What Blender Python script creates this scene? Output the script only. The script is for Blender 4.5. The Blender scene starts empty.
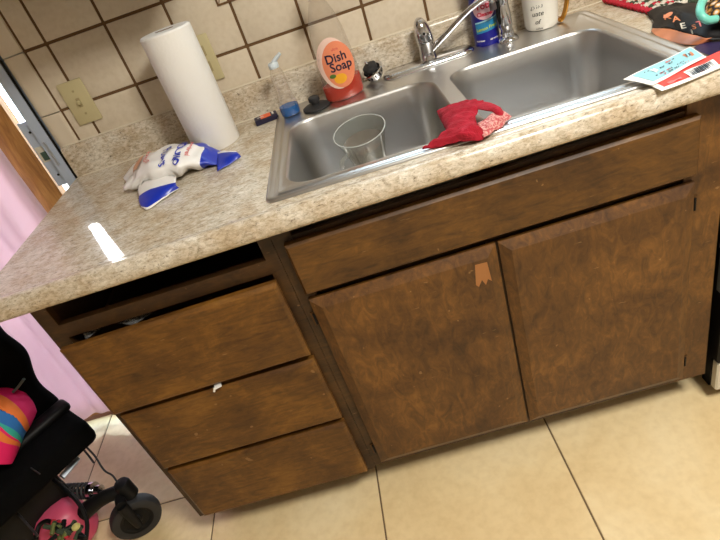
import bpy, bmesh, math, random
from mathutils import Vector, Matrix, noise
random.seed(7)
S = bpy.context.scene
COL = S.collection
PI = math.pi

# ------------------------------------------------------------------ camera
RC = Matrix(((0.9528108, 0.2936280, 0.0770331), (-0.1012681, 0.5466753, -0.8311984), (-0.2861752, 0.7841739, 0.5506134)))
CC = Vector((0.2046, -1.517, 1.326)); FPX = 543.21
cam = bpy.data.cameras.new('camera'); camo = bpy.data.objects.new('camera', cam); COL.objects.link(camo)
cam.sensor_fit = 'HORIZONTAL'; cam.sensor_width = 36; cam.lens = FPX / 720 * 36; cam.clip_start = .02
camo.matrix_world = Matrix.Translation(CC) @ RC.to_4x4()
S.camera = camo
def on(u, v, ax, val):                       # pixel -> point on the plane axis = val
    d = RC @ Vector(((u - 360) / FPX, (270 - v) / FPX, -1)); t = (val - CC[ax]) / d[ax]
    return CC + t * d

# ------------------------------------------------------------------ world, sun, lamps, exposure
W = bpy.data.worlds.new('sky'); S.world = W; W.use_nodes = True
bg = W.node_tree.nodes['Background']; bg.inputs[0].default_value = (.78, .89, 1, 1); bg.inputs[1].default_value = 9.0
def lamp(name, kind, loc, energy, color, rot=(0, 0, 0), **k):
    l = bpy.data.lights.new(name, kind); l.energy = energy; l.color = color
    for a, b in k.items(): setattr(l, a, b)
    o = bpy.data.objects.new(name, l); COL.objects.link(o); o.location = loc; o.rotation_euler = rot; return o
sun_dir = Vector((.498, -.867, -.364)).normalized()
sun = lamp('sun', 'SUN', (0, 3, 4), 3.4, (1, .98, .96), angle=.02)
sun.rotation_euler = (-sun_dir).to_track_quat('Z', 'Y').to_euler()
lamp('ceiling_lamp_light', 'AREA', (1.0, -1.7, 2.36), 60, (1, .95, .85), shape='SQUARE', size=.5)
vs = S.view_settings; vs.view_transform = 'Standard'; vs.look = 'None'; vs.gamma = 1; vs.exposure = 0.08
vs.use_curve_mapping = False

# ------------------------------------------------------------------ materials
def lin(c): return tuple(((x / 255) / 12.92 if x / 255 <= .04045 else ((x / 255 + .055) / 1.055) ** 2.4) for x in c) + (1,)
def mat(name, rgb, rough=.5, metal=0, **k):
    m = bpy.data.materials.new(name); m.use_nodes = True
    p = m.node_tree.nodes['Principled BSDF']
    p.inputs['Base Color'].default_value = lin(rgb); p.inputs['Roughness'].default_value = rough; p.inputs['Metallic'].default_value = metal
    for a, b in k.items(): p.inputs[a.replace('_', ' ')].default_value = b
    return m
def nd(m, t, **k):
    n = m.node_tree.nodes.new(t)
    for a, b in k.items():
        if hasattr(n, a): setattr(n, a, b)
        else: n.inputs[a].default_value = b
    return n
def lk(m, a, b): m.node_tree.links.new(a, b)
def ramp(m, fac, stops):
    r = nd(m, 'ShaderNodeValToRGB'); e = r.color_ramp.elements
    while len(e) < len(stops): e.new(.5)
    for el, (p, c) in zip(e, stops): el.position = p; el.color = lin(c)
    lk(m, fac, r.inputs[0]); return r.outputs[0]
def coords(m, scale=(1, 1, 1), world=True):
    mp = nd(m, 'ShaderNodeMapping'); mp.inputs['Scale'].default_value = scale
    if world: g = nd(m, 'ShaderNodeNewGeometry'); lk(m, g.outputs['Position'], mp.inputs[0])
    else: g = nd(m, 'ShaderNodeTexCoord'); lk(m, g.outputs['Object'], mp.inputs[0])
    return mp.outputs[0]
def ntex(m, vec, scale, detail=4, rough=.6, dist=0):
    n = nd(m, 'ShaderNodeTexNoise'); n.inputs['Scale'].default_value = scale; n.inputs['Detail'].default_value = detail
    n.inputs['Roughness'].default_value = rough; n.inputs['Distortion'].default_value = dist; lk(m, vec, n.inputs['Vector']); return n.outputs[0]
def mixc(m, fac, a, b, typ='MIX'):
    x = nd(m, 'ShaderNodeMix', data_type='RGBA', blend_type=typ)
    for s, v in ((x.inputs[0], fac), (x.inputs[6], a), (x.inputs[7], b)):
        if hasattr(v, 'links'): lk(m, v, s)
        else: s.default_value = v
    return x.outputs[2]
def bump(m, h, strength=.2, dist=.002):
    b = nd(m, 'ShaderNodeBump'); b.inputs['Strength'].default_value = strength; b.inputs['Distance'].default_value = dist
    lk(m, h, b.inputs['Height']); lk(m, b.outputs[0], m.node_tree.nodes['Principled BSDF'].inputs['Normal'])
def setc(m, out): lk(m, out, m.node_tree.nodes['Principled BSDF'].inputs['Base Color'])
def setr(m, out, lo, hi):
    r = nd(m, 'ShaderNodeMapRange'); r.inputs[3].default_value = lo; r.inputs[4].default_value = hi
    lk(m, out, r.inputs[0]); lk(m, r.outputs[0], m.node_tree.nodes['Principled BSDF'].inputs['Roughness'])

def wood(name, dark, mid, light, seed, scale=(3, 14, 14), blotch=6):
    m = mat(name, mid, .42)
    v = coords(m, scale); mp = v.node; mp.inputs['Location'].default_value = (seed, seed * 1.7, seed * .6)
    g = ntex(m, v, 5, 8, .65, 1.2); c = ramp(m, g, [(.25, dark), (.5, mid), (.78, light)])
    v2 = coords(m, (1, 1, 1)); v2.node.inputs['Location'].default_value = (seed, 3, seed)
    b = ntex(m, v2, blotch, 6, .7, .5); c2 = ramp(m, b, [(.34, (136, 122, 108)), (.5, (205, 200, 194)), (.64, (255, 255, 255))])
    c = mixc(m, .85, c, c2, 'MULTIPLY')
    sp = ntex(m, coords(m, (1, 1, 1)), 42, 2, .5); s = ramp(m, sp, [(.735, (0, 0, 0)), (.76, (255, 255, 255))])
    c = mixc(m, mixc(m, 1.0, s, (.28, .28, .28, 1), 'MULTIPLY'), c, lin((190, 150, 105)))
    v3 = coords(m, (26, 4, 150)); v3.node.inputs['Rotation'].default_value = (0, .35, 0); v3.node.inputs['Location'].default_value = (seed, 0, 2 * seed)
    s2 = ramp(m, ntex(m, v3, 1.0, 2, .5), [(.74, (0, 0, 0)), (.79, (255, 255, 255))])
    c = mixc(m, mixc(m, 1.0, s2, (.22, .22, .22, 1), 'MULTIPLY'), c, lin((196, 160, 118)))
    setc(m, c); setr(m, b, .62, .36); bump(m, g, .12, .001); return m
M = {}
M['wood_drawer'] = wood('stained_wood_drawer', (82, 52, 14), (118, 78, 24), (144, 100, 38), 2.3)
M['wood_false'] = wood('stained_wood_sink_front', (64, 40, 12), (98, 64, 20), (124, 84, 32), 5.1)
M['wood_door'] = wood('stained_wood_door', (68, 42, 14), (106, 69, 26), (138, 94, 40), 9.4, (9, 14, 4), 5)
M['wood_frame_shaded'] = wood('stained_wood_frame_shaded', (46, 28, 10), (72, 46, 17), (94, 61, 25), 1.2)  # darkened stain: shade around the fronts is in the colour
M['wood_raw'] = mat('bare_wood', (156, 104, 58), .7)
M['old_brass'] = mat('old_brass', (92, 66, 40), .4, .6)
M['wood_inside'] = mat('cabinet_inside', (70, 48, 28), .8)
mw = M['wood_stile'] = mat('door_stile_wood', (150, 95, 50), .5)
setc(mw, ramp(mw, ntex(mw, coords(mw, (22, 22, 3)), 3, 6, .6, 1), [(.3, (132, 84, 36)), (.55, (172, 120, 60)), (.75, (196, 146, 84))]))

m = M['laminate'] = mat('granite_laminate', (205, 190, 160), .22)
v = coords(m, (1, 1, 1)); vs_ = coords(m, (1.0, 1.9, 1.9)); vs_.node.inputs['Rotation'].default_value = (0, 0, .5)
a = ramp(m, ntex(m, vs_, 85, 6, .75, .5), [(.3, (150, 136, 120)), (.43, (194, 184, 166)), (.56, (220, 212, 198)), (.72, (240, 236, 228))])
b = ramp(m, ntex(m, vs_, 90, 5, .8, .3), [(.33, (78, 62, 56)), (.43, (255, 255, 255))])
c = ramp(m, ntex(m, v, 17, 3, .6), [(.35, (228, 216, 200)), (.65, (255, 255, 255))])
setc(m, mixc(m, 1.0, mixc(m, .8, a, b, 'MULTIPLY'), c, 'MULTIPLY'))
M['caulk'] = mat('caulk', (214, 204, 184), .5)

def tilemat(name, lo, mid, hi, scale, rough, bumpy=.1):
    m = mat(name, mid, rough)
    oi = nd(m, 'ShaderNodeObjectInfo')
    off = nd(m, 'ShaderNodeVectorMath', operation='SCALE'); cv = nd(m, 'ShaderNodeCombineXYZ')
    lk(m, oi.outputs['Random'], cv.inputs[0]); lk(m, oi.outputs['Random'], cv.inputs[1]); lk(m, cv.outputs[0], off.inputs[0]); off.inputs['Scale'].default_value = 20
    ad = nd(m, 'ShaderNodeVectorMath', operation='ADD'); lk(m, coords(m, (1, 1, 1)), ad.inputs[0]); lk(m, off.outputs[0], ad.inputs[1])
    n = ntex(m, ad.outputs[0], scale, 7, .62, .4)
    c = ramp(m, n, [(.3, lo), (.5, mid), (.72, hi)])
    f = ramp(m, ntex(m, coords(m, (1, 1, 1)), scale * 14, 2, .5), [(.3, (247, 245, 242)), (.6, (255, 255, 255))])
    setc(m, mixc(m, 1.0, c, f, 'MULTIPLY')); bump(m, n, bumpy, .002); return m
M['floor_tile'] = tilemat('floor_tile', (222, 196, 148), (233, 210, 164), (242, 224, 184), 3.2, .34, .03)
M['wall_tile'] = tilemat('wall_tile', (210, 196, 174), (216, 203, 182), (222, 210, 190), 5, .32, .03)
M['floor_grout'] = mat('floor_grout', (112, 92, 68), .9)
M['wall_grout'] = mat('wall_grout', (104, 76, 46), .9)
M['trim_tile'] = mat('trim_tile', (222, 210, 190), .3)
M['paint'] = mat('cream_paint', (196, 190, 180), .7)
M['ceiling'] = mat('ceiling_paint', (214, 210, 204), .8)
M['almond'] = mat('almond_plastic', (196, 184, 142), .4)
M['almond_dark'] = mat('almond_plastic_screw', (166, 152, 112), .4)
m = M['steel'] = mat('brushed_steel', (202, 201, 200), .3, 1)
setr(m, ntex(m, coords(m, (4, 90, 90)), 6, 3, .6), .24, .42)
M['steel_bowl'] = mat('satin_steel_bowl', (190, 189, 188), .36, 1)
setr(M['steel_bowl'], ntex(M['steel_bowl'], coords(M['steel_bowl'], (6, 6, 60)), 6, 3, .6), .3, .44)
M['chrome'] = mat('chrome', (205, 206, 210), .12, 1)
M['alu'] = mat('aluminium', (196, 204, 216), .35, .9)
M['alu_frame'] = mat('sky_tinted_jamb', (186, 200, 222), .4, .25)  # blue-white base colour includes the sky's reflection
M['threshold_shaded'] = mat('shaded_threshold', (132, 88, 70), .5)  # brown holds the pink-tinted shade at the curtain foot
M['black'] = mat('black_plastic', (14, 14, 15), .5, 0, Specular_IOR_Level=.25)
M['rubber'] = mat('black_rubber', (38, 38, 40), .6)
M['black_fabric'] = mat('black_fabric', (5, 5, 6), .9, 0, Specular_IOR_Level=.1)
M['white_paper'] = mat('white_paper', (238, 236, 232), .85)
m = M['towel'] = mat('paper_towel', (240, 238, 234), .95)
vt = nd(m, 'ShaderNodeTexVoronoi'); vt.inputs['Scale'].default_value = 130; lk(m, coords(m, (1, 1, 1)), vt.inputs['Vector']); bump(m, vt.outputs['Distance'], .25, .002)
M['cardboard'] = mat('cardboard', (120, 96, 72), .9)
def clear(name, rgb, amt=.85, rough=.05, ior=1.45):
    m = bpy.data.materials.new(name); m.use_nodes = True; nt = m.node_tree; nt.nodes.clear()
    o = nt.nodes.new('ShaderNodeOutputMaterial'); t = nt.nodes.new('ShaderNodeBsdfTransparent'); t.inputs[0].default_value = lin(rgb)
    g = nt.nodes.new('ShaderNodeBsdfGlossy'); g.inputs['Roughness'].default_value = rough
    f0 = nt.nodes.new('ShaderNodeLayerWeight'); f0.inputs['Blend'].default_value = .28; f = nt.nodes.new('ShaderNodeMapRange'); f.inputs[3].default_value = .03; f.inputs[4].default_value = amt; nt.links.new(f0.outputs['Facing'], f.inputs[0])
    x = nt.nodes.new('ShaderNodeMixShader')
    nt.links.new(f.outputs[0], x.inputs[0]); nt.links.new(t.outputs[0], x.inputs[1]); nt.links.new(g.outputs[0], x.inputs[2]); nt.links.new(x.outputs[0], o.inputs[0]); return m
M['clear_plastic'] = clear('clear_plastic', (250, 248, 246), .38, .15)
M['glass'] = clear('clear_glass', (244, 246, 243), .6, .04)
def cloud(m, amt):                                         # mixes a little white diffuse into a clear material
    nt = m.node_tree; o = [n for n in nt.nodes if n.type == 'OUTPUT_MATERIAL'][0]; a = o.inputs[0].links[0].from_socket
    d = nt.nodes.new('ShaderNodeBsdfDiffuse'); d.inputs[0].default_value = (.85, .85, .84, 1); x = nt.nodes.new('ShaderNodeMixShader'); x.inputs[0].default_value = amt
    nt.links.new(a, x.inputs[1]); nt.links.new(d.outputs[0], x.inputs[2]); nt.links.new(x.outputs[0], o.inputs[0])
cloud(M['glass'], .07); cloud(M['clear_plastic'], .025)
M['pane'] = clear('door_glass', (240, 246, 246), .2, .02)
M['red_liquid'] = mat('orange_red_soap', (216, 58, 18), .1, 0, Transmission_Weight=.35, IOR=1.35)
M['blue_liquid'] = mat('blue_cleaner', (16, 110, 196), .1, 0, Transmission_Weight=.35, IOR=1.33)
M['peach'] = mat('peach_label', (232, 138, 100), .4)
M['peach_light'] = mat('pale_label', (240, 206, 192), .4)
M['navy'] = mat('navy_ink', (24, 20, 52), .5)
M['orange'] = mat('orange_ink', (242, 172, 40), .4)
M['deep_orange'] = mat('deep_orange_ink', (234, 96, 40), .4)
M['leaf'] = mat('leaf_ink', (84, 120, 50), .5)
M['cap_blue'] = mat('pale_blue_cap', (222, 234, 242), .35, 0, Transmission_Weight=.15)
M['can_blue'] = mat('can_blue', (22, 24, 128), .3)
M['can_red'] = mat('can_red', (200, 46, 70), .35)
M['can_oval'] = mat('can_oval', (226, 186, 196), .35)
M['can_teal'] = mat('can_teal', (40, 128, 176), .35)
M['lime_dull'] = mat('dull_green', (104, 112, 60), .5)
M['lime'] = mat('lime_ink', (178, 206, 80), .4)
M['mug_white'] = mat('mug_glaze', (228, 224, 214), .2)
M['gold'] = mat('gold', (170, 120, 48), .3, .8)
M['ink'] = mat('black_ink', (50, 48, 46), .6)
m = M['cloth_red'] = mat('red_cloth', (196, 22, 48), .95)
wv = ntex(m, coords(m, (1, 1, 1)), 420, 2, .5); bump(m, wv, .9, .003)
setc(m, ramp(m, ntex(m, coords(m, (1, 1, 1)), 45, 4, .6), [(.35, (150, 10, 32)), (.6, (176, 20, 46)), (.8, (196, 60, 80))]))
m = M['cloth_pink'] = mat('pink_cloth', (206, 138, 134), .95); bump(m, ntex(m, coords(m, (1, 1, 1)), 300, 2, .5), 1.0, .004); setc(m, ramp(m, ntex(m, coords(m, (1, 1, 1)), 260, 2, .5), [(.4, (186, 84, 90)), (.6, (222, 166, 158))]))
M['bag_white'] = mat('white_wrapper', (236, 234, 232), .35)
M['bag_blue'] = mat('blue_print', (28, 52, 176), .3)
M['bag_brown'] = mat('snack_print', (200, 150, 120), .5)
M['bag_red'] = mat('red_print', (222, 120, 120), .4)
M['bag_black'] = mat('black_wrapper', (12, 9, 11), .5, 0, Specular_IOR_Level=.25)
M['bag_orange'] = mat('orange_wrapper', (206, 126, 84), .4)
M['bag_purple'] = mat('purple_wrapper', (44, 36, 72), .4)
M['teal'] = mat('teal_plastic', (110, 196, 180), .35)
M['coupon_cyan'] = mat('cyan_print', (150, 202, 212), .7)
M['coupon_red'] = mat('coral_print', (226, 78, 70), .7)
M['grey_ink'] = mat('grey_ink', (90, 100, 110), .7)
M['mat_red'] = mat('crochet_red', (186, 32, 52), .95)
M['mat_white'] = mat('crochet_white', (214, 206, 192), .95)
M['mat_green'] = mat('crochet_green', (58, 70, 52), .95)
M['pink_plastic'] = mat('pink_shroud', (214, 84, 118), .4)
M['magenta'] = mat('magenta_cloth', (226, 20, 100), .8)
M['r_orange'] = mat('band_orange', (232, 120, 50), .8)
M['r_blue'] = mat('band_blue', (40, 110, 180), .8)
M['r_teal'] = mat('band_teal', (50, 170, 150), .8)
M['spring'] = mat('grey_spring', (110, 104, 108), .35, .8)
M['dw_white'] = mat('appliance_white', (210, 206, 192), .35)
M['concrete'] = mat('patio_concrete', (190, 184, 172), .9)
# backlit curtain: cloth that also passes light
m = bpy.data.materials.new('pink_curtain_cloth'); m.use_nodes = True; nt = m.node_tree; nt.nodes.clear()
o_ = nt.nodes.new('ShaderNodeOutputMaterial'); d_ = nt.nodes.new('ShaderNodeBsdfDiffuse'); t_ = nt.nodes.new('ShaderNodeBsdfTranslucent'); x_ = nt.nodes.new('ShaderNodeMixShader')
d_.inputs[0].default_value = lin((232, 212, 217)); t_.inputs[0].default_value = lin((222, 196, 203)); x_.inputs[0].default_value = .45
nt.links.new(d_.outputs[0], x_.inputs[1]); nt.links.new(t_.outputs[0], x_.inputs[2]); nt.links.new(x_.outputs[0], o_.inputs[0]); M['curtain'] = m

# ------------------------------------------------------------------ mesh helpers
def wl(o):
    v = Vector((0, 0, 0))
    while o: v += Vector(o.location); o = o.parent
    return v
def obj(name, bm, m, parent=None, smooth=False, local=False, mats=None):
    me = bpy.data.meshes.new(name); bm.normal_update()
    bm.to_mesh(me); bm.free()
    if parent is not None and not local: me.transform(Matrix.Translation(-wl(parent)))
    for k in (mats or [m]): me.materials.append(M[k] if isinstance(k, str) else k)
    if smooth:
        for p in me.polygons: p.use_smooth = True
        if smooth != 'all': me.set_sharp_from_angle(angle=math.radians(40))
    o = bpy.data.objects.new(name, me); COL.objects.link(o)
    if parent is not None: o.parent = parent
    return o
def recenter(o, loc):
    loc = Vector(loc); o.data.transform(Matrix.Translation(-loc)); o.location = loc
def tag(o, label=None, cat=None, group=None, kind=None):
    for k, v in (('label', label), ('category', cat), ('group', group), ('kind', kind)):
        if v: o[k] = v
    return o
def thing(name, label, cat, loc, group=None, rot=None):
    o = bpy.data.objects.new(name, None); COL.objects.link(o); o.location = loc; o.empty_display_size = .02
    if rot: o.rotation_euler = rot
    return tag(o, label, cat, group)
def BM(): return bmesh.new()
def box(bm, lo, hi, bev=0, seg=1):
    r = bmesh.ops.create_cube(bm, size=1); vs = r['verts']
    for v in vs: v.co = Vector([(lo[i] + hi[i]) / 2 + v.co[i] * (hi[i] - lo[i]) for i in range(3)])
    if bev:
        es = list({e for v in vs for e in v.link_edges})
        bmesh.ops.bevel(bm, geom=es, offset=bev, segments=seg, profile=.5, affect='EDGES')
    return bm
def boxes(*bs):
    bm = BM()
    for b in bs: box(bm, *b)
    return bm
def rings(bm, R, close=True, cap0=False, cap1=False, mi=None):
    vr = [[bm.verts.new(p) for p in r] for r in R]; n = len(vr[0])
    for j, (a, b) in enumerate(zip(vr, vr[1:])):
        for i in range(n if close else n - 1):
            f = bm.faces.new((a[i], a[(i + 1) % n], b[(i + 1) % n], b[i]))
            if mi: f.material_index = mi(j, i)
    if cap0: f = bm.faces.new(vr[0][::-1]); f.material_index = mi(0, 0) if mi else 0
    if cap1: f = bm.faces.new(vr[-1]); f.material_index = mi(len(R) - 2, 0) if mi else 0
    bmesh.ops.recalc_face_normals(bm, faces=bm.faces[:]) if (cap0 and cap1) else None
    return vr
def lathe(bm, prof, seg=32, c=(0, 0, 0), cap0=True, cap1=True, sx=1, sy=1, mi=None):
    R = [[(c[0] + r * sx * math.cos(2 * PI * i / seg), c[1] + r * sy * math.sin(2 * PI * i / seg), c[2] + z) for i in range(seg)] for r, z in prof]
    rings(bm, R, True, cap0, cap1, mi); return bm
def tube(bm, pts, rad, seg=10, cap=True):
    pts = [Vector(p) for p in pts]; rad = rad if hasattr(rad, '__len__') else [rad] * len(pts)
    up = Vector((.13, .21, .97)); R = []
    for i, p in enumerate(pts):
        t = (pts[min(i + 1, len(pts) - 1)] - pts[max(i - 1, 0)]).normalized()
        n = up - t * up.dot(t)
        if n.length < 1e-4: n = Vector((1, 0, 0)) - t * t.x
        n.normalize(); b = t.cross(n); up = n
        R.append([p + rad[i] * (math.cos(2 * PI * k / seg) * n + math.sin(2 * PI * k / seg) * b) for k in range(seg)])
    rings(bm, R, True, cap, cap); return bm
def smoothpts(P, n=8):                                     # Catmull-Rom
    P = [Vector(p) for p in P]; out = []
    for i in range(len(P) - 1):
        a, b, c, d = P[max(i - 1, 0)], P[i], P[i + 1], P[min(i + 2, len(P) - 1)]
        for k in range(n):
            t = k / n
            out.append(.5 * ((2 * b) + (c - a) * t + (2 * a - 5 * b + 4 * c - d) * t * t + (3 * b - a - 3 * c + d) * t ** 3))
    return out + [P[-1]]
def rrect(x0, x1, y0, y1, r, z, seg=6):
    P = []
    for cx, cy, a0 in ((x1 - r, y1 - r, 0), (x0 + r, y1 - r, 90), (x0 + r, y0 + r, 180), (x1 - r, y0 + r, 270)):
        for k in range(seg + 1):
            a = math.radians(a0 + 90 * k / seg); P.append(Vector((cx + r * math.cos(a), cy + r * math.sin(a), z)))
    return P
def fill(bm, loops):                                       # planar face with holes
    es = []
    for L in loops:
        vs = [bm.verts.new(p) for p in L]
        es += [bm.edges.new((vs[i], vs[(i + 1) % len(vs)])) for i in range(len(vs))]
    bmesh.ops.triangle_fill(bm, use_beauty=True, use_dissolve=False, edges=es); return bm
def sheet(bm, rows, sub=4, close=False):                   # smooth surface through a grid of control points
    rows = [smoothpts(r, sub) for r in rows]; n = len(rows[0])
    cols = [smoothpts([r[i] for r in rows], sub) for i in range(n)]
    R = [[cols[i][j] for i in range(n)] for j in range(len(cols[0]))]
    rings(bm, R, False); return bm
def pz(rows): return [[on(u, v, 2, z) for u, v, z in r] for r in rows]
def mod_solid(o, t, off=0):
    md = o.modifiers.new('thickness', 'SOLIDIFY'); md.thickness = t; md.offset = off; return o
def jiggle(bm, amp, sc, seed=0, axis=None):
    for v in bm.verts:
        d = noise.noise_vector(Vector(v.co) * sc + Vector((seed, seed, seed)))
        v.co += amp * (d if axis is None else Vector(axis) * d.z)
_txt = {}
def text_bm(s, size, bold=0.0, align='CENTER', shear=0):
    cu = bpy.data.curves.new('text', 'FONT'); cu.body = s; cu.size = size; cu.align_x = align; cu.align_y = 'CENTER'
    cu.offset = bold; cu.shear = shear; cu.resolution_u = 3
    o = bpy.data.objects.new('text', cu); COL.objects.link(o)
    me = bpy.data.meshes.new_from_object(o.evaluated_get(bpy.context.evaluated_depsgraph_get()))
    bm = BM(); bm.from_mesh(me); bpy.data.objects.remove(o); bpy.data.curves.remove(cu); bpy.data.meshes.remove(me)
    bmesh.ops.triangulate(bm, faces=bm.faces[:])
    bmesh.ops.subdivide_edges(bm, edges=[e for e in bm.edges if e.calc_length() > size * .35], cuts=2)
    return bm
def warp(bm, fn):
    for v in bm.verts: v.co = fn(v.co.x, v.co.y)
    return bm
def ellipse_bm(rx, ry, cx=0, cy=0, n=28, nr=5):
    bm = BM(); R = [[(cx + rx * k / nr * math.cos(2 * PI * i / n), cy + ry * k / nr * math.sin(2 * PI * i / n), 0) for i in range(n)] for k in range(1, nr + 1)]
    rings(bm, R, True, True, False); return bm
def rect_bm(x0, x1, y0, y1, nx=8, ny=3):
    bm = BM(); R = [[(x0 + (x1 - x0) * i / nx, y0 + (y1 - y0) * j / ny, 0) for i in range(nx + 1)] for j in range(ny + 1)]
    rings(bm, R, False); return bm

# ------------------------------------------------------------------ setting
H = .914
TP, TX0, TZ0, TE = .1564, -.3253, 1.0895, -.5425
# floor
bm = boxes(((-2.6, -3.6, -.06), (2.9, .06, -.0025)))
floor = tag(obj('floor', bm, 'floor_grout'), kind='structure', label='beige square ceramic floor tiles with thin brown joints')
g = .0022
tile_me = None
for i in range(-6, 7):
    for j in range(-7, 2):
        x0, x1, y0, y1 = -.041 + .5 * (i - 1), -.041 + .5 * i, -.445 + .5 * (j - 1), -.445 + .5 * j
        if x1 < -2.6 or x0 > 2.9 or y0 > .1: continue
        full = x0 > -2.6 and x1 < 2.9 and y1 < .06 and y0 > -3.6
        if full and tile_me:
            o = bpy.data.objects.new('tile', tile_me); COL.objects.link(o); o.parent = floor; o.location = (x0, y0, 0); continue
        a, b, c_, d = max(x0, -2.6), min(x1, 2.9), max(y0, -3.6), min(y1, .06)
        if b - a < .02 or d - c_ < .02: continue
        bm = box(BM(), (a + g - x0, c_ + g - y0, -.008), (b - g - x0, d - g - y0, 0), .0015)
        o = obj('tile', bm, 'floor_tile', floor, local=True); o.location = (x0, y0, 0)
        if full: tile_me = o.data
# back wall with the door opening
wallb = tag(obj('wall_back', boxes(((-.605, .008, 0), (.144, .13, 2.44)), ((1.082, .008, 0), (2.9, .13, 2.44)), ((.144, .008, 0), (1.082, .13, 1.402)), ((.144, .008, 2.1), (1.082, .13, 2.44)), ((-2.3, .008, 2.08), (-.605, .13, 2.44)), ((-2.6, .008, 0), (-2.3, .13, 2.44))), 'paint'), kind='structure',
            label='kitchen wall with square cream tiles and brown grout above the counter')
obj('grout', boxes(((-.546, .002, .93), (.144, .010, 1.86)), ((.144, .002, .93), (1.082, .010, 1.402)), ((1.082, .002, .93), (1.9, .010, 1.86))), 'wall_grout', wallb)
w1 = bpy.data.objects.new('window_1', None); COL.objects.link(w1); w1.location = (.613, .06, 1.402); tag(w1, kind='structure', label='kitchen window in the tiled wall above the sink')
obj('window_frame', boxes(((.144, .03, 1.402), (1.082, .11, 1.435)), ((.144, .03, 2.065), (1.082, .11, 2.1)), ((.144, .03, 1.435), (.18, .11, 2.065)), ((1.046, .03, 1.435), (1.082, .11, 2.065)), ((.60, .05, 1.435), (.626, .09, 2.065))), 'alu', w1)
for xa, xb in ((.18, .60), (.626, 1.046)): obj('pane', boxes(((xa, .068, 1.435), (xb, .072, 2.065))), 'pane', w1)
gw = .0036; cache = {}
ACC = (-.0445, .0395, 1.197, 1.297)
for i in range(-2, 14):
    for j in range(-1, 5):
        x0, x1 = TX0 + (i - 1) * TP + TP, TX0 + (i + 1) * TP
        z0, z1 = TZ0 + j * TP, TZ0 + (j + 1) * TP
        x0 = max(x0, TE); z0 = max(z0, .96)
        if x1 < TE + .01 or x0 > 1.9 or (j >= 2 and 3 <= i < 9): continue
        key = (round(x1 - x0, 4), round(z1 - z0, 4))
        if key not in cache:
            bm = box(BM(), (gw, 0, gw), (x1 - x0 - gw, .007, z1 - z0 - gw), .0018, 2)
            o = obj('tile', bm, 'wall_tile', wallb, smooth=True, local=True); cache[key] = o.data
        else:
            o = bpy.data.objects.new('tile', cache[key]); COL.objects.link(o); o.parent = wallb
        o.location = (x0, random.uniform(-.0004, .0004), z0)
for j in range(-1, 6):                                      # rounded edge trim pieces
    z0, z1 = max(TZ0 + j * TP, .915), min(TZ0 + (j + 1) * TP, 1.86)
    bm = BM(); prof = [(-.6035, .0075), (-.6035, .004), (-.600, .001), (-.58, -.0015), (-.556, -.003), (-.550, -.0045), (-.5465, -.0035), (-.5450, 0), (-.5450, .0075)]
    rings(bm, [[(x, y, z) for x, y in prof] for z in (z0 + .0015, z1 - .0015)], True, True, True)
    obj('trim_tile', bm, 'trim_tile', wallb, smooth=True)
acc = obj('accent_tile', boxes(((ACC[0], -.0022, ACC[2]), (ACC[1], .002, ACC[3]))), 'wall_grout', wallb)
tag(acc, 'small decorative accent tile with mauve and cream pieces')
bm = BM(); box(bm, (ACC[0] + .005, -.0034, ACC[2] + .005), (-.0165, -.001, ACC[3] - .005), .0008); obj('accent_piece', bm, 'wall_tile', acc)
obj('accent_piece', box(BM(), (-.0115, -.0034, ACC[2] + .004), (ACC[1] - .002, -.001, ACC[3] - .004), .0008), mat('mauve_glaze', (120, 84, 78), .3), acc)
bm = BM(); tube(bm, [(-.038, -.0034, ACC[2] + .006), (-.020, -.0034, ACC[2] + .04)], .0013, 6); obj('accent_line', bm, 'wall_grout', acc)
# light switch plate and outlet plate
sw = thing('light_switch', 'almond plastic light switch plate on the shaded tiles at left', 'switch', (-.482, 0, 1.095), rot=(0, 0, 0))
obj('switch_plate', box(BM(), (-.0345, -.0075, -.056), (.0345, -.0008, .056), .003, 2), 'almond', sw, smooth=True, local=True)
bm = boxes(((-.005, -.009, -.012), (.005, -.007, .012))); obj('toggle_collar', bm, 'almond_dark', sw, local=True)
bm = BM(); box(bm, (-.0035, -.018, -.004), (.0035, -.008, .006), .001); obj('toggle', bm, 'almond', sw, local=True)
for z in (-.03, .03): obj('screw', lathe(BM(), [(.003, 0), (.003, .001)], 12), 'almond_dark', sw, local=True).matrix_local = Matrix.Translation((0, -.0075, z)) @ Matrix.Rotation(PI / 2, 4, 'X')
ou = thing('outlet_plate', 'almond plastic outlet plate half hidden behind the paper towel roll', 'outlet', (-.133, 0, 1.094))
obj('outlet_cover', box(BM(), (-.036, -.0075, -.058), (.036, -.0008, .058), .003, 2), 'almond', ou, smooth=True, local=True)
for z in (-.02, .02): obj('socket', box(BM(), (-.016, -.009, z - .013), (.016, -.007, z + .013), .001), 'almond_dark', ou, local=True)
# other walls, ceiling
tag(obj('wall_left', boxes(((-2.7, -3.6, 0), (-2.6, .13, 2.44))), 'paint'), kind='structure')
tag(obj('wall_right', boxes(((2.9, -3.6, 0), (3.0, .13, 2.44))), 'paint'), kind='structure')
tag(obj('wall_front', boxes(((-2.6, -3.7, 0), (2.9, -3.6, 2.44))), 'paint'), kind='structure')
tag(obj('ceiling', boxes(((-2.7, -3.7, 2.44), (3.0, .13, 2.5))), 'ceiling'), kind='structure')
cl = thing('ceiling_light', 'square white ceiling lamp above the kitchen floor', 'ceiling lamp', (1.0, -1.7, 2.44))
obj('lamp_housing', boxes(((-.28, -.28, -.03), (.28, .28, 0))), 'ceiling', cl, local=True)
tag(obj('ground_patio', boxes(((-6, .14, -.2), (4, 7, -.06))), 'concrete'), kind='structure')

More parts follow.
